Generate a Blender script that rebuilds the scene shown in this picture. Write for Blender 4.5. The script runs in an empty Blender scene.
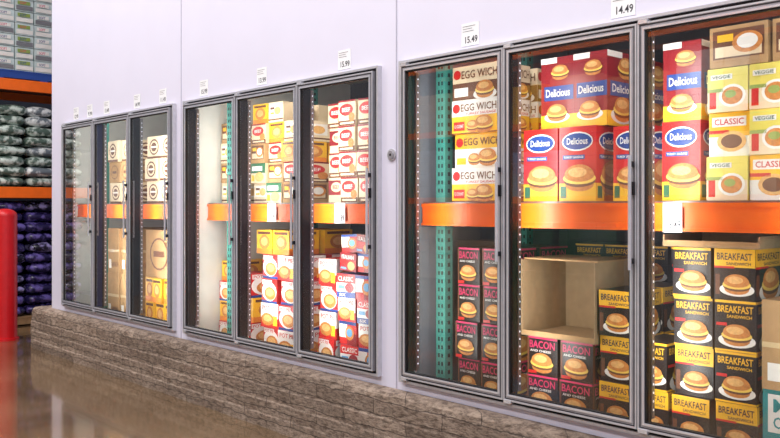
import bpy, math, random
from mathutils import Vector, Matrix
random.seed(4)
scene = bpy.context.scene
COL = scene.collection

# ------------------------------------------------------------------ materials
MATS = {}
def srgb(c):
    return tuple(((v/255)/12.92 if v/255 <= .04045 else ((v/255+.055)/1.055)**2.4) for v in c)
def pmat(name, rgb, rough=.5, metal=0., var=.06, scale=12., bump=0., emit=0., coat=0., rgb2=None):
    if name in MATS: return MATS[name]
    m = bpy.data.materials.new(name); m.use_nodes = True
    nt = m.node_tree; b = nt.nodes['Principled BSDF']
    c = srgb(rgb)
    b.inputs['Roughness'].default_value = rough
    b.inputs['Metallic'].default_value = metal
    b.inputs['Coat Weight'].default_value = coat
    tc = nt.nodes.new('ShaderNodeTexCoord'); n = nt.nodes.new('ShaderNodeTexNoise')
    n.inputs['Scale'].default_value = scale; n.inputs['Detail'].default_value = 4
    nt.links.new(tc.outputs['Object'], n.inputs['Vector'])
    r = nt.nodes.new('ShaderNodeValToRGB')
    r.color_ramp.elements[0].position = .3; r.color_ramp.elements[1].position = .7
    r.color_ramp.elements[0].color = (*[max(0, v*(1-var)) for v in c], 1)
    r.color_ramp.elements[1].color = (*[min(1, v*(1+var)) for v in c], 1)
    if rgb2:
        r.color_ramp.elements[0].position = .46; r.color_ramp.elements[1].position = .6
        r.color_ramp.elements[1].color = (*srgb(rgb2), 1)
    nt.links.new(n.outputs['Fac'], r.inputs['Fac']); nt.links.new(r.outputs['Color'], b.inputs['Base Color'])
    if bump:
        bp = nt.nodes.new('ShaderNodeBump'); bp.inputs['Strength'].default_value = bump; bp.inputs['Distance'].default_value = .01
        nt.links.new(n.outputs['Fac'], bp.inputs['Height']); nt.links.new(bp.outputs['Normal'], b.inputs['Normal'])
    if emit:
        b.inputs['Emission Color'].default_value = (*c, 1); b.inputs['Emission Strength'].default_value = emit
    MATS[name] = m
    return m

pmat('wall_paint', (222, 219, 236), .55, var=.015, scale=3, bump=.02)
pmat('wall_seam', (180, 177, 194), .6)
pmat('dark_wall', (60, 64, 76), .8, var=.3, scale=1.2)
pmat('ceiling_paint', (190, 190, 195), .8)
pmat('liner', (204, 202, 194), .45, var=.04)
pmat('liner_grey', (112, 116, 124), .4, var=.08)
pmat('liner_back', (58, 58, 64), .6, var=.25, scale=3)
pmat('alum', (204, 203, 209), .28, .35, var=.06, scale=30)
pmat('alum_dark', (160, 158, 165), .30, .3, var=.08, scale=30)
pmat('chrome', (230, 230, 236), .18, .5)
pmat('black_frame', (36, 36, 42), .35, .3)
pmat('gasket', (18, 18, 22), .6)
pmat('led', (235, 240, 255), .4, emit=1.8)
pmat('orange', (250, 108, 10), .4, var=.05)
pmat('teal', (60, 136, 124), .45, var=.08)
pmat('hole', (20, 30, 32), .7)
pmat('wire', (120, 120, 120), .4, .7)
pmat('cardboard', (172, 136, 92), .8, var=.09, scale=20)
pmat('cardboard_in', (158, 130, 96), .8, var=.08, scale=20)
pmat('tape', (204, 180, 138), .3)
pmat('paper', (240, 240, 242), .6, var=.01)
pmat('ink', (56, 54, 62), .6)
pmat('p_black', (34, 27, 26), .35)
pmat('p_yellow', (242, 184, 40), .4)
pmat('p_lemon', (222, 208, 96), .4)
pmat('p_green', (140, 160, 80), .4)
pmat('p_dgreen', (50, 104, 72), .4)
pmat('p_white', (232, 229, 222), .4)
pmat('p_cream', (224, 203, 168), .45)
pmat('p_red', (198, 36, 34), .35)
pmat('p_dred', (136, 28, 36), .35)
pmat('p_blue', (34, 66, 136), .35)
pmat('p_lblue', (98, 156, 198), .35)
pmat('p_pink', (206, 52, 100), .4)
pmat('p_brown', (104, 62, 38), .5)
pmat('p_bun', (198, 126, 58), .5, var=.2, scale=60)
pmat('p_bun2', (224, 174, 106), .5, var=.15, scale=60)
pmat('p_egg', (240, 202, 90), .4)
pmat('p_teal', (40, 140, 142), .4)
pmat('p_orange', (228, 132, 46), .4)
pmat('p_grey', (120, 120, 124), .5)
pmat('red_paint', (204, 22, 30), .35, var=.06)
pmat('purple_bag', (40, 32, 84), .25, var=.3, scale=11, rgb2=(112, 96, 170))
pmat('purple_bag2', (26, 24, 48), .25, var=.3, scale=13, rgb2=(150, 140, 190))
pmat('green_bag', (98, 120, 108), .25, var=.3, scale=12, rgb2=(206, 218, 208))
pmat('white_bag', (130, 140, 148), .25, var=.3, scale=12, rgb2=(230, 234, 232))
pmat('blue_pallet', (30, 70, 150), .5)
pmat('wood', (150, 116, 80), .7, var=.2)
pmat('rack_navy', (40, 60, 110), .5)
pmat('film', (200, 214, 212), .2, var=.12)

# floor : polished concrete
m = bpy.data.materials.new('polished_concrete'); m.use_nodes = True; nt = m.node_tree; b = nt.nodes['Principled BSDF']
tc = nt.nodes.new('ShaderNodeTexCoord'); n = nt.nodes.new('ShaderNodeTexNoise'); n.inputs['Scale'].default_value = .9; n.inputs['Detail'].default_value = 9; n.inputs['Roughness'].default_value = .65
r = nt.nodes.new('ShaderNodeValToRGB')
r.color_ramp.elements[0].position = .32; r.color_ramp.elements[0].color = (*srgb((88, 70, 52)), 1)
r.color_ramp.elements[1].position = .72; r.color_ramp.elements[1].color = (*srgb((130, 108, 84)), 1)
nt.links.new(tc.outputs['Object'], n.inputs['Vector']); nt.links.new(n.outputs['Fac'], r.inputs['Fac']); nt.links.new(r.outputs['Color'], b.inputs['Base Color'])
n2 = nt.nodes.new('ShaderNodeTexNoise'); n2.inputs['Scale'].default_value = 5; n2.inputs['Detail'].default_value = 6
nt.links.new(tc.outputs['Object'], n2.inputs['Vector'])
mr = nt.nodes.new('ShaderNodeMapRange'); mr.inputs['To Min'].default_value = .07; mr.inputs['To Max'].default_value = .18
nt.links.new(n2.outputs['Fac'], mr.inputs['Value']); nt.links.new(mr.outputs['Result'], b.inputs['Roughness'])
bp = nt.nodes.new('ShaderNodeBump'); bp.inputs['Strength'].default_value = .05; bp.inputs['Distance'].default_value = .02
nt.links.new(n2.outputs['Fac'], bp.inputs['Height']); nt.links.new(bp.outputs['Normal'], b.inputs['Normal'])
b.inputs['Coat Weight'].default_value = .7; b.inputs['Coat Roughness'].default_value = .06; b.inputs['Coat Tint'].default_value = (1, .95, .87, 1)
MATS['floor'] = m

# curb : rough layered concrete
m = bpy.data.materials.new('rough_curb'); m.use_nodes = True; nt = m.node_tree; b = nt.nodes['Principled BSDF']
tc = nt.nodes.new('ShaderNodeTexCoord'); sp = nt.nodes.new('ShaderNodeSeparateXYZ'); cb = nt.nodes.new('ShaderNodeCombineXYZ')
nw = nt.nodes.new('ShaderNodeTexNoise'); nw.inputs['Scale'].default_value = 5; nw.inputs['Detail'].default_value = 5
nt.links.new(tc.outputs['Object'], nw.inputs['Vector'])
vm = nt.nodes.new('ShaderNodeVectorMath'); vm.operation = 'MULTIPLY_ADD'; vm.inputs[1].default_value = (.06, .06, .06)
nt.links.new(nw.outputs['Color'], vm.inputs[0]); nt.links.new(tc.outputs['Object'], vm.inputs[2])
nt.links.new(vm.outputs[0], sp.inputs[0])
ad = nt.nodes.new('ShaderNodeMath'); ad.operation = 'ADD'
nt.links.new(sp.outputs['X'], ad.inputs[0]); nt.links.new(sp.outputs['Y'], ad.inputs[1])
nt.links.new(ad.outputs[0], cb.inputs['X']); nt.links.new(sp.outputs['Z'], cb.inputs['Y'])
br = nt.nodes.new('ShaderNodeTexBrick'); br.inputs['Scale'].default_value = 1
br.inputs['Brick Width'].default_value = .55; br.inputs['Row Height'].default_value = .085; br.inputs['Mortar Size'].default_value = .005; br.inputs['Mortar Smooth'].default_value = .8
br.inputs['Color1'].default_value = (*srgb((190, 169, 152)), 1); br.inputs['Color2'].default_value = (*srgb((156, 137, 122)), 1); br.inputs['Mortar'].default_value = (*srgb((98, 82, 72)), 1)
nt.links.new(cb.outputs[0], br.inputs['Vector'])
mp = nt.nodes.new('ShaderNodeMapping'); mp.inputs['Scale'].default_value = (5, 5, 15)
nt.links.new(tc.outputs['Object'], mp.inputs['Vector'])
n = nt.nodes.new('ShaderNodeTexNoise'); n.inputs['Scale'].default_value = 3.2; n.inputs['Detail'].default_value = 12; n.inputs['Roughness'].default_value = .8
nt.links.new(mp.outputs[0], n.inputs['Vector'])
r = nt.nodes.new('ShaderNodeValToRGB')
r.color_ramp.elements[0].position = .42; r.color_ramp.elements[0].color = (.2, .15, .12, 1)
r.color_ramp.elements[1].position = .56; r.color_ramp.elements[1].color = (1, .98, .95, 1)
nt.links.new(n.outputs['Fac'], r.inputs['Fac'])
mx = nt.nodes.new('ShaderNodeMix'); mx.data_type = 'RGBA'; mx.blend_type = 'MULTIPLY'; mx.inputs[0].default_value = .85
nt.links.new(br.outputs['Color'], mx.inputs[6]); nt.links.new(r.outputs['Color'], mx.inputs[7])
nt.links.new(mx.outputs[2], b.inputs['Base Color'])
b.inputs['Roughness'].default_value = .6
bp = nt.nodes.new('ShaderNodeBump'); bp.inputs['Strength'].default_value = 1; bp.inputs['Distance'].default_value = .025
nt.links.new(n.outputs['Fac'], bp.inputs['Height']); nt.links.new(bp.outputs['Normal'], b.inputs['Normal'])
MATS['curb'] = m

# glass pane (clear, faint whitish haze patches mixed in to stand for reflected light)
m = bpy.data.materials.new('door_glass'); m.use_nodes = True; nt = m.node_tree
for x in list(nt.nodes): nt.nodes.remove(x)
o = nt.nodes.new('ShaderNodeOutputMaterial'); t = nt.nodes.new('ShaderNodeBsdfTransparent'); g = nt.nodes.new('ShaderNodeBsdfGlossy')
t.inputs['Color'].default_value = (.90, .94, .98, 1); g.inputs['Roughness'].default_value = .01
fr = nt.nodes.new('ShaderNodeFresnel'); fr.inputs['IOR'].default_value = 1.5
mu = nt.nodes.new('ShaderNodeMath'); mu.operation = 'MULTIPLY'; mu.inputs[1].default_value = 3.4; mu.use_clamp = True
mi = nt.nodes.new('ShaderNodeMixShader')
df = nt.nodes.new('ShaderNodeBsdfDiffuse'); df.inputs['Color'].default_value = (.85, .9, 1, 1)
m0 = nt.nodes.new('ShaderNodeMixShader')
tc = nt.nodes.new('ShaderNodeTexCoord'); nn = nt.nodes.new('ShaderNodeTexNoise'); nn.inputs['Scale'].default_value = 1.6; nn.inputs['Detail'].default_value = 3
nt.links.new(tc.outputs['Object'], nn.inputs['Vector'])
mr = nt.nodes.new('ShaderNodeMapRange'); mr.inputs['From Min'].default_value = .4; mr.inputs['From Max'].default_value = .7; mr.inputs['To Min'].default_value = .004; mr.inputs['To Max'].default_value = .035
nt.links.new(nn.outputs['Fac'], mr.inputs['Value']); nt.links.new(mr.outputs['Result'], m0.inputs[0])
nt.links.new(t.outputs[0], m0.inputs[1]); nt.links.new(df.outputs[0], m0.inputs[2])
nt.links.new(fr.outputs[0], mu.inputs[0]); nt.links.new(mu.outputs[0], mi.inputs[0])
nt.links.new(m0.outputs[0], mi.inputs[1]); nt.links.new(g.outputs[0], mi.inputs[2]); nt.links.new(mi.outputs[0], o.inputs[0])
MATS['glass'] = m

# ------------------------------------------------------------------ mesh builder
TXT = {}
def text_geo(s):
    if s in TXT: return TXT[s]
    cu = bpy.data.curves.new('t', 'FONT'); cu.body = s; cu.size = 1; cu.resolution_u = 2; cu.offset = .012
    ob = bpy.data.objects.new('t', cu); COL.objects.link(ob)
    dg = bpy.context.evaluated_depsgraph_get(); me = ob.evaluated_get(dg).to_mesh()
    vs = [(v.co.x, v.co.y) for v in me.vertices]; fs = [tuple(p.vertices) for p in me.polygons]
    ob.evaluated_get(dg).to_mesh_clear()
    bpy.data.objects.remove(ob); bpy.data.curves.remove(cu)
    x0 = min(v[0] for v in vs); x1 = max(v[0] for v in vs); y0 = min(v[1] for v in vs); y1 = max(v[1] for v in vs)
    vs = [((v[0]-x0)/(x1-x0), (v[1]-y0)/(y1-y0)) for v in vs]
    TXT[s] = (vs, fs); return TXT[s]

class MB:
    def __init__(s): s.v = []; s.f = []; s.m = []; s.names = []
    def mi(s, n):
        if n not in s.names: s.names.append(n)
        return s.names.index(n)
    def face(s, pts, mat):
        k = len(s.v); s.v += [tuple(p) for p in pts]; s.f.append(tuple(range(k, k+len(pts)))); s.m.append(s.mi(mat))
    def box(s, x0, x1, y0, y1, z0, z1, mat):
        k = len(s.v)
        s.v += [(x0,y0,z0),(x1,y0,z0),(x1,y1,z0),(x0,y1,z0),(x0,y0,z1),(x1,y0,z1),(x1,y1,z1),(x0,y1,z1)]
        for q in [(0,3,2,1),(4,5,6,7),(0,1,5,4),(1,2,6,5),(2,3,7,6),(3,0,4,7)]:
            s.f.append(tuple(k+i for i in q)); s.m.append(s.mi(mat))
    def rot(s, k, cx, cy, a):
        ca, sa = math.cos(a), math.sin(a)
        for i in range(k, len(s.v)):
            x, y, z = s.v[i]; x -= cx; y -= cy
            s.v[i] = (cx+x*ca-y*sa, cy+x*sa+y*ca, z)
    def tilt(s, k, cx, cz, a):
        ca, sa = math.cos(a), math.sin(a)
        for i in range(k, len(s.v)):
            x, y, z = s.v[i]; x -= cx; z -= cz
            s.v[i] = (cx+x*ca-z*sa, y, cz+x*sa+z*ca)
    def cyl(s, c, r, h, mat, axis='z', n=20, r2=None):
        r2 = r if r2 is None else r2; k = len(s.v)
        for rr, t in ((r, 0), (r2, h)):
            for i in range(n):
                a = 2*math.pi*i/n; u, w = rr*math.cos(a), rr*math.sin(a)
                p = {'z': (c[0]+u, c[1]+w, c[2]+t), 'y': (c[0]+u, c[1]+t, c[2]+w), 'x': (c[0]+t, c[1]+u, c[2]+w)}[axis]
                s.v.append(p)
        for i in range(n):
            j = (i+1) % n; s.f.append((k+i, k+j, k+n+j, k+n+i)); s.m.append(s.mi(mat))
        s.f.append(tuple(k+i for i in reversed(range(n)))); s.m.append(s.mi(mat))
        s.f.append(tuple(k+n+i for i in range(n))); s.m.append(s.mi(mat))
    def pillow(s, c, d, mat, e=.45, nu=20, nv=10):
        k = len(s.v); sg = lambda x, p: math.copysign(abs(x)**p, x)
        ph = random.random()*6
        for j in range(nv+1):
            v = -math.pi/2+math.pi*j/nv
            for i in range(nu):
                u = 2*math.pi*i/nu
                w = 1+.03*math.sin(3*u+ph)+.02*math.sin(7*u+ph)
                s.v.append((c[0]+d[0]*w*sg(math.cos(v), .8)*sg(math.cos(u), e), c[1]+d[1]*w*sg(math.cos(v), .8)*sg(math.sin(u), e), c[2]+d[2]*sg(math.sin(v), .75)*(1+.12*math.sin(2*u+ph))))
        for j in range(nv):
            for i in range(nu):
                i2 = (i+1) % nu
                s.f.append((k+j*nu+i, k+j*nu+i2, k+(j+1)*nu+i2, k+(j+1)*nu+i)); s.m.append(s.mi(mat))
    def obj(s, name, parent=None, smooth=False, loc=None):
        me = bpy.data.meshes.new(name); me.from_pydata(s.v, [], s.f)
        for n in s.names: me.materials.append(MATS[n])
        me.polygons.foreach_set('material_index', s.m)
        if smooth: me.polygons.foreach_set('use_smooth', [True]*len(s.f))
        me.update()
        ob = bpy.data.objects.new(name, me); COL.objects.link(ob)
        if parent: ob.parent = parent
        if loc: ob.location = loc
        return ob

class Face:
    """printed panel: origin o, axes u (right) / v (up), normal n"""
    def __init__(s, mb, o, u, v, n, w, h): s.mb, s.o, s.u, s.v, s.n, s.w, s.h = mb, Vector(o), Vector(u), Vector(v), Vector(n), w, h
    def P(s, x, y, l): return s.o + s.u*(x*s.w) + s.v*(y*s.h) + s.n*(.0007*l+.0004)
    def rect(s, x0, y0, x1, y1, mat, l=1): s.mb.face([s.P(x0,y0,l), s.P(x1,y0,l), s.P(x1,y1,l), s.P(x0,y1,l)], mat)
    def ell(s, cx, cy, rx, ry, mat, l=2, a0=0, a1=360, n=18):
        s.mb.face([s.P(cx+rx*math.cos(math.radians(a0+(a1-a0)*i/n)), cy+ry*math.sin(math.radians(a0+(a1-a0)*i/n)), l) for i in range(n if a1-a0 == 360 else n+1)], mat)
    def text(s, t, x0, y0, x1, y1, mat, l=3):
        vs, fs = text_geo(t); k = len(s.mb.v)
        s.mb.v += [tuple(s.P(x0+a*(x1-x0), y0+c*(y1-y0), l)) for a, c in vs]
        for q in fs: s.mb.f.append(tuple(k+i for i in q)); s.mb.m.append(s.mb.mi(mat))
    def sandwich(s, cx, cy, r, l=3, plate=True):
        a = s.w/s.h
        R = lambda x: x*a
        if plate: s.ell(cx, cy-r*.35*a, r*1.3, R(r*.5), 'p_white', l)
        s.ell(cx, cy-r*.3*a, r*.92, R(r*.42), 'p_bun', l+1)
        s.ell(cx, cy-r*.12*a, r*1.02, R(r*.36), 'p_brown', l+2)
        s.ell(cx, cy+r*.02*a, r*1.06, R(r*.34), 'p_egg', l+3)
        s.ell(cx, cy+r*.18*a, r*.96, R(r*.36), 'p_bun', l+4)
        s.ell(cx, cy+r*.2*a, r*.94, R(r*.6), 'p_bun', l+5, 0, 180)
        s.ell(cx-.1*r, cy+r*.36*a, r*.6, R(r*.28), 'p_bun2', l+6)

# packaging designs: (body colour, function)
def d_bf_a(f):
    f.rect(0, .64, 1, 1, 'p_yellow'); f.rect(0, .62, .5, .66, 'p_red', 2); f.text('BREAKFAST', .07, .78, .93, .92, 'ink'); f.text('SANDWICH', .3, .68, .9, .74, 'ink')
    f.sandwich(.56, .3, .33)
    f.rect(.03, .1, .14, .5, 'p_brown', 2)
def d_bf_b(f):
    f.rect(0, .95, 1, 1, 'p_yellow'); f.rect(0, 0, 1, .04, 'p_yellow'); f.text('BREAKFAST', .07, .76, .93, .9, 'p_yellow'); f.text('SANDWICH', .3, .66, .9, .72, 'p_yellow')
    f.sandwich(.54, .32, .35); f.rect(.04, .5, .3, .56, 'p_red', 2)
def d_egg(f):
    f.rect(0, .52, 1, 1, 'p_white'); f.text('EGG WICH', .2, .66, .96, .88, 'p_brown'); f.ell(.1, .76, .08, .14, 'p_red'); f.text('TURKEY SAUSAGE', .3, .55, .95, .62, 'p_red')
    f.sandwich(.70, .24, .19, plate=False); f.sandwich(.46, .2, .13, plate=False); f.rect(.04, .1, .28, .36, 'p_red', 2); f.text('12 COUNT', .06, .18, .26, .28, 'p_white')
    f.rect(0, 0, 1, .03, 'p_brown', 2)
def d_egg3(f):
    f.text('EGG WICH', .2, .66, .96, .88, 'p_brown'); f.ell(.1, .76, .08, .14, 'p_red'); f.rect(0, 0, 1, .56, 'p_white')
    f.sandwich(.70, .28, .19, plate=False); f.sandwich(.42, .24, .13, plate=False); f.rect(.04, .1, .24, .3, 'p_yellow', 2)
def d_egg2(f):
    f.rect(0, .0, 1, .5, 'p_brown'); f.text('EGG WICH', .2, .62, .96, .86, 'p_brown'); f.ell(.1, .76, .08, .14, 'p_red')
    f.sandwich(.70, .24, .19, plate=True); f.rect(.04, .1, .34, .36, 'p_white', 2)
def d_bacon(f):
    f.text('BACON', .08, .70, .92, .9, 'p_pink'); f.text('AND CHEESE', .1, .6, .8, .66, 'p_white'); f.rect(0, .95, 1, 1, 'p_pink'); f.rect(0, 0, .06, 1, 'p_brown', 1)
    f.sandwich(.5, .3, .36, plate=False); f.rect(.06, .02, .34, .1, 'p_red', 12)
def d_del(f):
    f.rect(0, 0, 1, .24, 'p_yellow'); f.ell(.5, .8, .42, .13, 'p_white'); f.ell(.5, .8, .39, .11, 'p_blue', 3); f.text('Delicious', .22, .76, .78, .85, 'p_white', 4)
    f.rect(.1, .56, .7, .62, 'p_blue', 2); f.text('TURKEY SAUSAGE', .13, .575, .67, .605, 'p_white')
    f.rect(.04, .04, .2, .2, 'p_dgreen', 2)
    f.sandwich(.56, .3, .42, plate=False)
def d_del2(f):
    f.rect(.1, .4, 1, .6, 'p_blue'); f.rect(0, 0, 1, .2, 'p_yellow'); f.text('Delicious', .16, .45, .9, .56, 'p_white'); f.sandwich(.6, .78, .26, plate=False); f.sandwich(.5, .22, .3); f.rect(0, .92, .5, 1, 'p_white', 2)
def d_veg(f):
    f.rect(0, .0, 1, .46, 'p_cream'); f.rect(.08, .74, .62, .86, 'p_white'); f.text('VEGGIE', .12, .76, .58, .84, 'p_dgreen'); f.ell(.62, .36, .33, .26, 'p_white'); f.ell(.62, .36, .26, .2, 'p_bun', 3); f.ell(.58, .4, .14, .09, 'p_green', 4); f.rect(.05, .08, .22, .46, 'p_red', 2); f.rect(0, .46, .4, .54, 'p_green', 2)
def d_veg2(f):
    f.rect(0, .45, 1, 1, 'p_yellow'); f.rect(.08, .68, .92, .9, 'p_white', 2); f.text('CLASSIC', .14, .72, .86, .86, 'p_red'); f.ell(.56, .34, .36, .24, 'p_bun2'); f.ell(.56, .34, .26, .16, 'p_brown', 3); f.rect(0, .52, .5, .6, 'p_red', 2)
def d_pie(f):
    f.rect(0, 0, 1, .1, 'p_blue'); f.ell(.5, .48, .47, .4, 'p_white'); f.ell(.56, .4, .36, .27, 'p_bun', 3); f.ell(.54, .44, .25, .16, 'p_bun2', 4); f.rect(.06, .76, .7, .95, 'p_white', 5); f.text('POT PIE', .1, .79, .66, .92, 'p_red', 6)
def d_pie2(f):
    f.rect(0, .4, 1, 1, 'p_white'); f.text('POT PIE', .1, .72, .9, .9, 'p_red'); f.ell(.4, .34, .36, .26, 'p_bun', 3); f.ell(.4, .38, .24, .14, 'p_bun2', 4); f.rect(.7, .1, .94, .5, 'p_yellow', 2)
def d_meat(f):
    f.ell(.46, .62, .4, .24, 'p_red'); f.text('BEEF', .22, .54, .7, .7, 'p_white'); f.rect(0, 0, 1, .2, 'p_brown'); f.rect(.1, .06, .9, .13, 'p_cream', 2); f.rect(0, .93, 1, 1, 'p_dred'); f.ell(.78, .32, .18, .18, 'p_bun', 3)
def d_meatb(f):
    f.rect(0, .3, 1, .9, 'p_dred'); f.ell(.5, .62, .34, .2, 'p_cream', 2); f.text('BEEF', .28, .55, .7, .7, 'p_dred')
def d_gold(f):
    f.rect(0, 0, 1, .22, 'p_orange'); f.ell(.52, .5, .34, .3, 'p_bun'); f.ell(.5, .52, .22, .18, 'p_bun2', 3); f.rect(.08, .82, .9, .93, 'p_brown')
def d_case(f):
    f.rect(.08, .3, .92, .85, 'p_white'); f.ell(.62, .56, .22, .2, 'p_bun2', 3); f.rect(.14, .64, .42, .76, 'p_brown', 3); f.rect(.14, .4, .4, .5, 'p_yellow', 3); f.rect(0, .1, 1, .17, 'p_brown')
def d_case2(f):
    f.rect(.06, .2, .94, .9, 'p_brown'); f.rect(.1, .24, .9, .5, 'p_cream', 2); f.ell(.66, .56, .26, .26, 'p_bun', 3); f.ell(.66, .58, .18, .18, 'p_white', 4); f.rect(.14, .62, .42, .8, 'p_yellow', 3)
def d_tg(f):
    f.rect(0, .5, 1, 1, 'p_dgreen'); f.rect(.1, .62, .8, .85, 'p_white', 2); f.ell(.6, .3, .3, .24, 'p_bun2', 3); f.rect(.06, .1, .26, .4, 'p_yellow', 2)
def d_rb(f):
    f.rect(0, .62, 1, 1, 'p_red'); f.rect(0, .24, 1, .62, 'p_white'); f.text('CLASSIC', .1, .7, .9, .9, 'p_white'); f.ell(.7, .43, .24, .2, 'p_dred'); f.rect(.08, .36, .44, .52, 'p_lblue', 2); f.text('SIX', .15, .05, .5, .18, 'p_white')
def d_rb2(f):
    f.rect(0, .3, .45, 1, 'p_white'); f.rect(.45, .0, 1, .5, 'p_dred'); f.ell(.6, .5, .26, .3, 'p_bun', 2); f.ell(.6, .52, .17, .18, 'p_lblue', 3); f.rect(0, .86, 1, 1, 'p_blue', 2)
def d_dr(f):
    f.rect(0, .3, 1, .6, 'p_red'); f.text('ITALIAN', .1, .66, .85, .88, 'p_white'); f.ell(.7, .3, .22, .24, 'p_bun2'); f.rect(.06, .1, .4, .2, 'p_lblue', 2)
def d_round(f):
    f.ell(.5, .52, .34, .36, 'p_brown'); f.ell(.5, .52, .28, .29, 'p_cream', 3); f.ell(.5, .52, .2, .2, 'p_brown', 4); f.rect(.3, .48, .7, .56, 'p_white', 5); f.rect(0, 0, 1, .1, 'p_brown')
def d_card(f):
    f.rect(0, .47, 1, .53, 'tape'); f.rect(.08, .1, .3, .3, 'p_white'); f.text('KEEP FROZEN', .4, .14, .9, .24, 'p_brown')
def d_cardr(f):
    f.ell(.5, .5, .34, .34, 'p_brown'); f.ell(.5, .5, .3, .3, 'cardboard', 3); f.rect(.3, .44, .7, .56, 'p_brown', 4)
def d_teal(f):
    f.rect(0, 0, 1, .3, 'p_white'); f.rect(.08, .42, .92, .94, 'p_white'); f.text('MINI', .16, .7, .84, .88, 'p_teal'); f.text('ONION', .16, .48, .84, .64, 'p_teal'); f.ell(.5, .18, .3, .12, 'p_bun', 3)
D = {'bfa': ('p_black', d_bf_a), 'bfb': ('p_black', d_bf_b), 'egg': ('p_yellow', d_egg), 'egg3': ('p_yellow', d_egg3), 'egg2': ('p_cream', d_egg2), 'bacon': ('p_black', d_bacon), 'del': ('p_red', d_del), 'del2': ('p_dred', d_del2),
     'veg': ('p_lemon', d_veg), 'veg2': ('p_white', d_veg2), 'pie': ('p_red', d_pie), 'pie2': ('p_red', d_pie2), 'meat': ('p_cream', d_meat), 'meatb': ('p_cream', d_meatb), 'gold': ('p_yellow', d_gold),
     'case': ('p_cream', d_case), 'case2': ('cardboard', d_case2), 'tg': ('p_cream', d_tg), 'rb': ('p_blue', d_rb), 'rb2': ('p_red', d_rb2), 'dr': ('p_dred', d_dr), 'round': ('p_cream', d_round), 'card': ('cardboard', d_card),
     'cardr': ('cardboard', d_cardr), 'teal': ('p_teal', d_teal)}

def stack(name, x, z, nx, nz, w, h, designs, d=.30, y=.30, ny=2, jit=.006, rz=.05, skip=(), jyy=.035, ry=0):
    mb = MB()
    for j in range(nz):
        for i in range(nx):
            if (i, j) in skip: continue
            dn = designs[(j + i*(len(designs) > 2)) % len(designs)] if isinstance(designs, (list, tuple)) else designs
            body, fn = D[dn]
            for k in range(ny):
                jx = random.uniform(0, jit); jy = random.uniform(0, jyy)
                x0 = x+i*w+jx; y0 = y+k*(d+.045)+jy; z0 = z+j*h
                x1 = x0+w-.006-jit; y1 = y0+d-.006; z1 = z0+h-.002
                kk = len(mb.v)
                mb.box(x0, x1, y0, y1, z0, z1, body)
                if k == 0 or i in (0,): fn(Face(mb, (x0, y0, z0), (1,0,0), (0,0,1), (0,-1,0), x1-x0, z1-z0))
                if i == nx-1 and k < 2: fn(Face(mb, (x1, y0, z0), (0,1,0), (0,0,1), (1,0,0), y1-y0, z1-z0))
                mb.rot(kk, (x0+x1)/2, (y0+y1)/2, random.uniform(-rz, rz)*.6)
                if ry: mb.tilt(kk, (x0+x1)/2, (z0+z1)/2, random.uniform(-ry, ry))
    return mb.obj(name)

# ------------------------------------------------------------------ room
FB, FT = .505, 2.41                 # freezer frame bottom / top
UNITS = [(-8.41, -6.08), (-5.92, -3.57), (-3.39, -1.04)]
XL, XR = -8.76, 2.2
mb = MB(); mb.box(-16, 6, -12, 6, -.1, 0, 'floor'); mb.obj('floor')
mb = MB(); mb.box(-16, 6, -12, 6, 7.0, 7.1, 'ceiling_paint'); mb.obj('ceiling')
mb = MB()
T = .10
mb.box(XL, XR, 0, T, 0, FB+.02, 'wall_paint')
mb.box(XL, XR, 0, T, FT-.02, 7.0, 'wall_paint')
edges = [XL] + [e for u in UNITS for e in u] + [XR]
for i in range(0, len(edges), 2):
    a, b_ = edges[i], edges[i+1]
    mb.box(a-(.0 if i == 0 else .02)*1, b_+(.02 if i+1 < len(edges)-1 else 0), 0, T, FB+.02, FT-.02, 'wall_paint')
for xs in (-6.0, -3.44, -.96):
    mb.box(xs-.004, xs+.004, -.003, 0, .45, 7.0, 'wall_seam')
mb.obj('wall_back')
mb = MB(); mb.box(XL, XL+.08, T, 6, 0, 7.0, 'wall_paint'); mb.obj('wall_left')
mb = MB(); mb.box(-13.1, -13, -12, 6, 0, 7, 'dark_wall'); mb.obj('wall_far')
mb = MB(); mb.box(-13, 6, -12, -11.9, 0, 7, 'dark_wall'); mb.obj('wall_front')

# freezer room behind the doors
mb = MB(); mb.box(XL+.08, XR, T, 1.9, .30, .40, 'liner_grey'); mb.obj('floor_freezer_room')
mb = MB(); mb.box(XL+.08, XR, T, 1.9, 2.75, 2.80, 'liner'); mb.obj('ceiling_freezer_room')
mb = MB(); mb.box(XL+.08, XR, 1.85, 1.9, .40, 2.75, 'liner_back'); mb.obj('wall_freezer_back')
mb = MB(); mb.box(XL+.08, XL+.11, T, 1.85, .40, 2.75, 'liner'); mb.obj('wall_freezer_end')
mb = MB(); mb.box(-6.02, -5.98, T, 1.85, .40, 2.75, 'liner'); mb.obj('wall_partition')
for xs in (-3.48, -.95):
    mb = MB(); mb.box(xs-.02, xs+.02, T, 1.85, .40, 2.75, 'liner_grey'); mb.obj('wall_partition')

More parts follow.
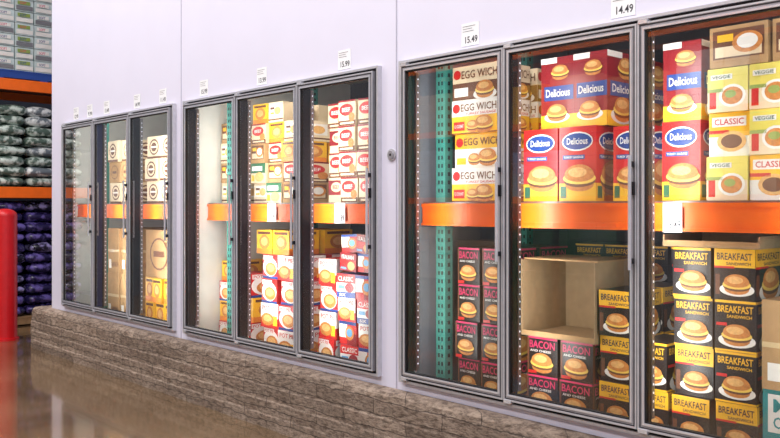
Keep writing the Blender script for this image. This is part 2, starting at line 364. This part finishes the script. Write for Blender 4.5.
# curb
mb = MB()
N = 260
x0, x1 = -9.02, XR
def nz(a, b): return .007*math.sin(a*9.1+b*23)+.005*math.sin(a*31.7+b*71)+.004*math.sin(a*77+b*11)
rows = [(-.125, 0), (-.128, .09), (-.122, .10), (-.126, .19), (-.12, .20), (-.124, .29), (-.118, .30), (-.12, .39), (-.108, .43), (-.085, .445), (-.004, .45)]
R = len(rows)
for i in range(N+1):
    x = x0+(x1-x0)*i/N
    for (y, z) in rows:
        q = 0 if y > -.01 else nz(x, z)*(.6 if z < .4 else 1)
        mb.v.append((x, y+q, z + (nz(x, 3)*.5 if z > .4 and y < -.01 else 0)))
for i in range(N):
    for j in range(R-1):
        a = i*R+j; mb.f.append((a, a+R, a+R+1, a+1)); mb.m.append(mb.mi('curb'))
mb.f.append(tuple(range(R)) + (len(mb.v),)); mb.m.append(0); mb.v.append((x0, -.004, 0))
mb.obj('concrete_curb')
mb = MB(); mb.box(x0, XL-.004, 0.001, 4.0, 0, .445, 'curb'); mb.obj('curb_return')

# ------------------------------------------------------------------ freezer units
def freezer(x0, x1, k):
    e = bpy.data.objects.new('glass_door_freezer', None); COL.objects.link(e); e.location = (x0, 0, 0)
    W = x1-x0; H0, H1 = FB, FT; b_ = .030
    f = MB()
    def ring(mb, a, c, lo, hi, t, y0, y1, mat):
        mb.box(a, c, y0, y1, hi-t, hi, mat); mb.box(a, c, y0, y1, lo, lo+t, mat)
        mb.box(a, a+t, y0, y1, lo+t, hi-t, mat); mb.box(c-t, c, y0, y1, lo+t, hi-t, mat)
    ring(f, 0, W, H0, H1, .014, -.034, .0, 'alum')
    ring(f, .014, W-.014, H0+.014, H1-.014, .022, -.020, .06, 'black_frame')
    dw = (W-2*b_)/3
    for i in (1, 2):
        xm = b_+i*dw; f.box(xm-.012, xm+.012, -.015, .06, H0+.03, H1-.03, 'black_frame')
    f.obj('outer_frame', e)
    l = MB()
    for i in range(4):
        xm = min(max(b_+i*dw, b_+.01), W-b_-.01)
        l.box(xm-.013, xm+.013, .062, .09, H0+.06, H1-.06, 'alum_dark')
        n = 44
        for s in (-1, 1):
            for q in range(n):
                z = H0+.1+(H1-H0-.2)*q/(n-1)
                l.box(xm+s*.013-.0015, xm+s*.013+.0015, .075, .081, z-.004, z+.004, 'led')
    l.obj('led_strips', e)
    for i in range(3):
        a = b_+i*dw+.002; c = a+dw-.004; lo, hi = H0+b_+.002, H1-b_-.002
        d = MB()
        ring(d, a, c, lo, hi, .034, -.048, -.022, 'alum_dark')
        ring(d, a, c, lo, hi, .008, -.051, -.048, 'alum')
        ring(d, a+.011, c-.011, lo+.011, hi-.011, .004, -.0495, -.048, 'black_frame')
        ring(d, a+.024, c-.024, lo+.024, hi-.024, .009, -.051, -.048, 'chrome')
        ring(d, a+.033, c-.033, lo+.033, hi-.033, .008, -.044, -.022, 'gasket')
        d.obj('door_frame_%d' % (i+1), e)
        g = MB(); g.face([(a+.04, -.034, lo+.04), (c-.04, -.034, lo+.04), (c-.04, -.034, hi-.04), (a+.04, -.034, hi-.04)], 'glass'); g.obj('glass_%d' % (i+1), e)
        h = MB(); hx = c-.016
        h.cyl((hx, -.082, 1.26), .008, .52, 'alum', n=12)
        for zz in (1.30, 1.74): h.box(hx-.006, hx+.006, -.084, -.05, zz-.012, zz+.012, 'black_frame')
        h.box(hx-.010, hx+.010, -.060, -.05, 1.60, 1.66, 'black_frame')
        h.obj('handle_%d' % (i+1), e)
        hg = MB()
        for zz in (lo-.012, hi-.006): hg.box(a+.004, a+.05, -.054, -.024, zz, zz+.018, 'chrome')
        hg.obj('hinges_%d' % (i+1), e)
    for i in range(4):
        xm = min(max(b_+i*dw, .13), W-.13)
        la = bpy.data.lights.new('led_lamp', 'AREA'); la.shape = 'RECTANGLE'; la.size = .05; la.size_y = 1.7; la.energy = (9 if 0 < i < 3 else 6)*k; la.color = (1, .97, .91)
        lo_ = bpy.data.objects.new('led_lamp_%d' % (i+1), la); COL.objects.link(lo_); lo_.parent = e
        lo_.location = (xm, .095, 1.46); lo_.rotation_euler = (math.radians(90), 0, 0)
    la = bpy.data.lights.new('interior_fill', 'AREA'); la.shape = 'RECTANGLE'; la.size = 2.0; la.size_y = .1; la.energy = 11*k; la.color = (1, .97, .91)  # added fill light to even out the interior, no real fixture
    lo_ = bpy.data.objects.new('interior_fill', la); COL.objects.link(lo_); lo_.parent = e; lo_.location = (W/2, .16, 2.74); lo_.rotation_euler = (math.radians(15), 0, 0)
for u, k in zip(UNITS, (1.7, 1.4, 1.0)): freezer(*u, k)

# racking in the freezer
def rack(x0, x1, ux):
    e = bpy.data.objects.new('freezer_storage_rack', None); COL.objects.link(e)
    b_ = MB(); b_.box(x0, x1, .235, .285, 1.43, 1.565, 'orange'); b_.box(x0, x1, .225, .235, 1.545, 1.565, 'orange'); b_.box(x0, x1, .225, .235, 1.43, 1.445, 'orange')
    b_.box(x0, x1, 1.2, 1.25, 1.43, 1.565, 'orange'); b_.obj('beams', e)
    dk = MB()
    dk.box(x0, x1, .24, 1.25, 1.566, 1.574, 'wire'); dk.obj('deck', e)
    up = MB()
    for ux_ in ux:
        for yy in (.29, 1.13):
            up.box(ux_, ux_+.075, yy, yy+.07, .40, 2.74, 'teal')
            for q in range(44):
                z = .46+q*.051
                if 1.41 < z < 1.6: continue
                for dx in (.018, .045):
                    up.box(ux_+dx, ux_+dx+.013, yy-.0015, yy+.001, z, z+.024, 'hole')
                up.box(ux_+.074, ux_+.0765, yy+.025, yy+.045, z, z+.024, 'hole')
    up.obj('uprights', e)
rack(-8.64, -6.08, (-8.22, -6.16)); rack(-5.97, -3.56, (-5.76,)); rack(-3.45, -1.02, (-3.385,))

Z1 = 1.576; Z0 = .402
# unit 3
stack('egg_sandwich_box_stack', -3.265, Z1, 1, 4, .375, .205, ['egg', 'egg3', 'egg', 'egg2'], rz=.03)
stack('turkey_sausage_box_stack', -2.73, Z1, 2, 1, .237, .40, 'del')
stack('turkey_sausage_box_stack', -2.66, Z1+.40, 2, 1, .22, .40, 'del2', y=.35)
stack('turkey_sausage_box_stack', -2.17, Z1, 1, 1, .20, .385, 'del')
stack('turkey_sausage_box_stack', -1.90, Z1, 1, 2, .205, .385, ['del', 'del2'])
stack('veggie_burger_box_stack', -1.675, Z1, 3, 3, .20, .205, ['veg', 'veg2', 'veg'])
stack('cardboard_case', -1.66, Z1+.617, 2, 1, .28, .19, 'case2')
stack('bacon_sandwich_box_stack', -3.255, Z0, 2, 4, .187, .224, 'bacon', y=.32)
stack('bacon_sandwich_box_stack', -2.71, Z0, 2, 2, .215, .21, 'bacon')
stack('breakfast_meal_box_stack', -2.85, Z0, 4, 4, .21, .228, 'bfb', y=1.0, ny=1)
stack('breakfast_sandwich_box_stack', -2.255, Z0, 1, 3, .205, .238, ['bfa', 'bfa'])
stack('breakfast_sandwich_box_stack', -2.04, Z0, 1, 2, .18, .238, ['bfa', 'bfb'])
stack('breakfast_sandwich_box_stack', -1.845, Z0, 2, 4, .20, .238, ['bfa', 'bfa', 'bfb', 'bfb'])
stack('mini_appetizer_box_stack', -1.43, Z0, 1, 1, .30, .33, 'teal')
stack('cardboard_case', -1.42, Z0+.332, 1, 1, .33, .40, 'card', ny=1)
# unit 2
stack('pastry_case_stack', -5.43, Z1, 3, 5, .205, .158, ['case', 'tg', 'case2', 'meat', 'gold'], skip=((2, 4),))
stack('pastry_case_stack', -5.968, Z1, 1, 4, .185, .17, ['case', 'case2'], y=.34)
stack('beef_box_stack', -4.54, Z1, 1, 4, .19, .18, ['meatb', 'meat'], y=.36)
stack('beef_box_stack', -4.345, Z1, 2, 4, .19, .18, ['meat', 'meat'])
stack('pot_pie_box_stack', -5.968, Z0, 1, 4, .185, .17, ['pie', 'gold'], y=.34, rz=.03)
stack('pot_pie_box_stack', -5.66, Z0, 1, 3, .22, .20, ['pie', 'gold'], rz=.12)
stack('pot_pie_box_stack', -5.30, Z0, 2, 4, .235, .192, ['pie', 'pie2', 'pie'], rz=.12)
stack('pastry_box_stack', -5.36, Z0+.77, 2, 1, .22, .19, 'gold')
stack('pot_pie_box_stack', -4.58, Z0, 1, 4, .20, .192, ['pie', 'pie2'], rz=.12)
stack('frozen_dinner_box_stack', -4.36, Z0, 2, 4, .20, .168, ['rb', 'rb2', 'pie2'], rz=.14)
stack('pizza_snack_box_stack', -4.34, Z0+.69, 2, 2, .185, .13, ['dr', 'rb2', 'dr'], rz=.25, ry=.12)
# unit 1
stack('bread_case_stack', -8.05, Z1, 2, 3, .26, .215, ['round', 'cardr'])
stack('bread_case_stack', -7.24, Z1, 2, 3, .27, .215, 'round')
stack('cardboard_case_stack', -8.05, Z0, 2, 2, .26, .46, ['card', 'card'])
stack('pastry_box_stack', -7.26, Z0, 3, 2, .18, .23, 'gold')
stack('cardboard_case_stack', -7.26, Z0+.462, 1, 1, .55, .46, 'cardr')

# open cardboard trays
def tray(name, x0, x1, y0, y1, z0, z1, t=.008, topless=False):
    mb = MB()
    mb.box(x0, x1, y0, y1, z0, z0+t, 'cardboard_in'); mb.box(x0, x0+t, y0, y1, z0+t, z1, 'cardboard_in'); mb.box(x1-t, x1, y0, y1, z0+t, z1, 'cardboard_in')
    mb.box(x0+t, x1-t, y1-t, y1, z0+t, z1, 'cardboard_in')
    mb.box(x0+t, x1-t, y0, y0+t, z0+t, z0+.03, 'cardboard')
    if not topless: mb.box(x0, x1, y0+.03, y1, z1, z1+t, 'cardboard')
    return mb.obj(name)
tray('open_cardboard_carton', -2.74, -2.265, .30, .74, Z0+.422, 1.25)
tray('cardboard_tray', -1.88, -1.42, .285, .70, Z0+.954, Z0+1.01, topless=True)

# ------------------------------------------------------------------ price tags
def tag(x, z, price, w=.125, h=.125, y=-.001):
    mb = MB(); mb.box(-w/2, w/2, -.0015, 0, -h/2, h/2, 'paper')
    f = Face(mb, (-w/2, -.0015, -h/2), (1,0,0), (0,0,1), (0,-1,0), w, h)
    f.text(price, .22, .12, .92, .42, 'ink', 1)
    for k, (a, c) in enumerate([(.08, .8), (.08, .62), (.08, .7)]): f.rect(a, .86-k*.11, c, .88-k*.11, 'p_grey', 1)
    mb.obj('price_tag', loc=(x, y, z))
for x, p in [(-8.12,'12.99'),(-7.79,'9.99'),(-7.41,'13.49'),(-6.785,'14.99'),(-6.31,'11.49'),(-5.64,'15.99'),(-4.84,'13.99'),(-3.92,'15.99'),(-2.86,'15.49'),(-1.93,'14.49')]:
    tag(x, 2.495, p)
tag(-5.03, 1.50, '12.99', .11, .14, .2245); tag(-4.23, 1.50, '13.89', .11, .14, .2245); tag(-1.80, 1.495, '16.49', .095, .14, .2245)

# round wall sensor
mb = MB(); mb.cyl((0, -.008, 0), .036, .008, 'alum', 'y', 28); mb.cyl((0, -.016, 0), .024, .008, 'alum_dark', 'y', 24, .028); mb.cyl((0, -.018, 0), .008, .003, 'gasket', 'y', 12); mb.obj('round_wall_sensor', loc=(-3.479, 0, 1.86))

# ------------------------------------------------------------------ bollard
mb = MB(); mb.cyl((0, 0, 0), .13, 1.44, 'red_paint', n=36)
prev = (.13, 1.44)
for i in range(1, 7):
    a = math.pi/2*i/6; cur = (.13*math.cos(a)+.0005, 1.44+.08*math.sin(a)); mb.cyl((0, 0, prev[1]), prev[0], cur[1]-prev[1], 'red_paint', n=36, r2=cur[0]); prev = cur
mb.cyl((0, 0, 0), .15, .025, 'red_paint', n=36)
mb.obj('red_bollard', loc=(-9.76, -.15, 0))

# ------------------------------------------------------------------ left pallet rack with goods
RX = -10.7
e = bpy.data.objects.new('pallet_rack', None); COL.objects.link(e)
mb = MB()
for zz in (1.655, 3.03):
    mb.box(RX-.02, RX+.04, -1.4, 2.8, zz, zz+.14, 'orange'); mb.box(RX-1.1, RX-1.04, -1.4, 2.8, zz, zz+.14, 'orange')
mb.obj('beams', e)
mb = MB()
for yy in (-1.48, 2.8):
    for xx in (RX-.04, RX-1.1): mb.box(xx, xx+.08, yy, yy+.08, 0, 5.2, 'rack_navy')
    for q in range(5): mb.box(RX-1.1, RX, yy+.03, yy+.05, .3+q, .34+q, 'rack_navy')
mb.obj('uprights', e)
mb = MB()
for zz in (1.76, 3.135): mb.box(RX-1.04, RX-.02, -1.4, 2.8, zz, zz+.035, 'wire')
mb.obj('decks', e)
def pallet(y0, y1, z, mat):
    mb = MB()
    for q in range(7): mb.box(RX-.95+q*.14, RX-.95+q*.14+.09, y0, y1, z+.1, z+.12, mat)
    for q in (0, .46, .93): mb.box(RX-.95+q*.93, RX-.95+q*.93+.06, y0, y1, z+.02, z+.1, mat)
    for q in range(3): mb.box(RX-.95, RX-.02, y0+(y1-y0-.1)*q/2, y0+(y1-y0-.1)*q/2+.1, z, z+.02, mat)
    mb.obj('pallet', e)
def bags(name, y0, n, w, z0, tiers, h, mats):
    mb = MB()
    for t in range(tiers):
        for i in range(n):
            for d in range(2):
                mb.pillow((RX-.26-d*.46+random.uniform(-.03, .03), y0+w*(i+.5)+random.uniform(-.03, .03), z0+h*(t+.5)), (.23, w*.5, h*.54), random.choice(mats))
    return mb.obj(name, smooth=True)
for y0 in (-1.25, .05, 1.35):
    pallet(y0, y0+1.2, 0, 'wood'); bags('pet_food_bag_stack', y0, 3, .4, .125, 11, .135, ['purple_bag', 'purple_bag', 'purple_bag2'])
    bags('bagged_goods_stack', y0, 3, .4, 1.80, 8, .132, ['green_bag', 'white_bag', 'green_bag'])
    pallet(y0, y0+1.2, 3.172, 'blue_pallet')
    mb = MB()
    for t in range(9):
        for i in range(5):
            yy = y0+i*.24; z = 3.294+t*.155
            mb.box(RX-.9, RX-.03-random.uniform(0, .02), yy+.004, yy+.234, z, z+.148, 'film')
            f = Face(mb, (RX-.025, yy+.004, z), (0,1,0), (0,0,1), (1,0,0), .23, .148)
            f.rect(.05, .1, .95, .45, 'p_grey' if (t+i) % 3 == 0 else 'p_white'); f.rect(.12, .55, .8, .85, 'p_green' if i % 2 else 'p_white'); f.text('SOFT', .25, .58, .6, .8, 'p_pink' if t % 2 else 'p_blue', 2)
    mb.obj('wrapped_paper_goods_stack')

# ------------------------------------------------------------------ opposite aisle rack, out of view, added to give the glass reflections
e = bpy.data.objects.new('reflection_rack', None); COL.objects.link(e)
mb = MB()
for xx in [-12.4+2.7*i for i in range(7)]: mb.box(xx, xx+.1, -9.3, -9.2, 0, 5.5, 'teal'); mb.box(xx, xx+.1, -10.4, -10.3, 0, 5.5, 'teal')
mb.obj('uprights', e)
mb = MB()
for zz in (1.6, 3.0, 4.4): mb.box(-12.4, 4, -9.25, -9.19, zz, zz+.13, 'orange'); mb.box(-12.4, 4, -10.35, -10.29, zz, zz+.13, 'orange'); mb.box(-12.4, 4, -10.3, -9.25, zz+.09, zz+.12, 'wire')
mb.obj('beams', e)
mb = MB()
cm = ['cardboard', 'p_cream', 'p_white', 'p_lblue', 'p_grey', 'p_red', 'cardboard', 'p_dgreen', 'p_yellow', 'film']
for z0, hh in ((0, 1.4), (1.73, 1.1), (3.13, 1.1), (4.53, .9)):
    x = -12.2
    while x < 3.4:
        w = random.choice((1.0, 1.2)); h = hh*random.uniform(.6, .95); mt = random.choice(cm); r_ = 4; c_ = 3
        for a in range(c_):
            for c in range(r_): mb.box(x+a*w/c_, x+(a+1)*w/c_-.015, -10.25, -9.3-random.uniform(0, .04), z0+c*h/r_, z0+(c+1)*h/r_-.01, mt)
        x += w+.15
mb.obj('goods', e)

# ------------------------------------------------------------------ lights
for X in (-11, -7, -3, 1):
    for Y in (-2.4, -6.6):
        mb = MB(); mb.box(-1.3, 1.3, -.25, .25, 0, .12, 'alum'); mb.box(-1.25, 1.25, -.2, .2, -.01, 0, 'paper'); mb.box(-1.0, -.97, -.01, .01, .12, .5, 'alum'); mb.box(.97, 1.0, -.01, .01, .12, .5, 'alum')
        h = mb.obj('ceiling_light', loc=(X, Y, 6.5))
        la = bpy.data.lights.new('lamp', 'AREA'); la.shape = 'RECTANGLE'; la.size = 2.4; la.size_y = .9; la.energy = 172; la.color = (1, .99, .99)
        lo = bpy.data.objects.new('lamp', la); COL.objects.link(lo); lo.parent = h; lo.location = (0, 0, -.03)

w = bpy.data.worlds.new('World'); scene.world = w; w.use_nodes = True
w.node_tree.nodes['Background'].inputs[0].default_value = (.8, .84, 1, 1); w.node_tree.nodes['Background'].inputs[1].default_value = .8

# ------------------------------------------------------------------ camera
cam = bpy.data.cameras.new('camera'); co = bpy.data.objects.new('camera', cam); COL.objects.link(co)
cam.sensor_width = 36; cam.lens = 36*800/780; cam.shift_y = -13/780; cam.clip_end = 100
co.location = (0, -3.375, 1.55)
th = math.atan(772/800)
fwd = Vector((-math.cos(th), math.sin(th), 0))
co.rotation_euler = fwd.to_track_quat('-Z', 'Y').to_euler()
scene.camera = co
scene.view_settings.view_transform = 'Standard'
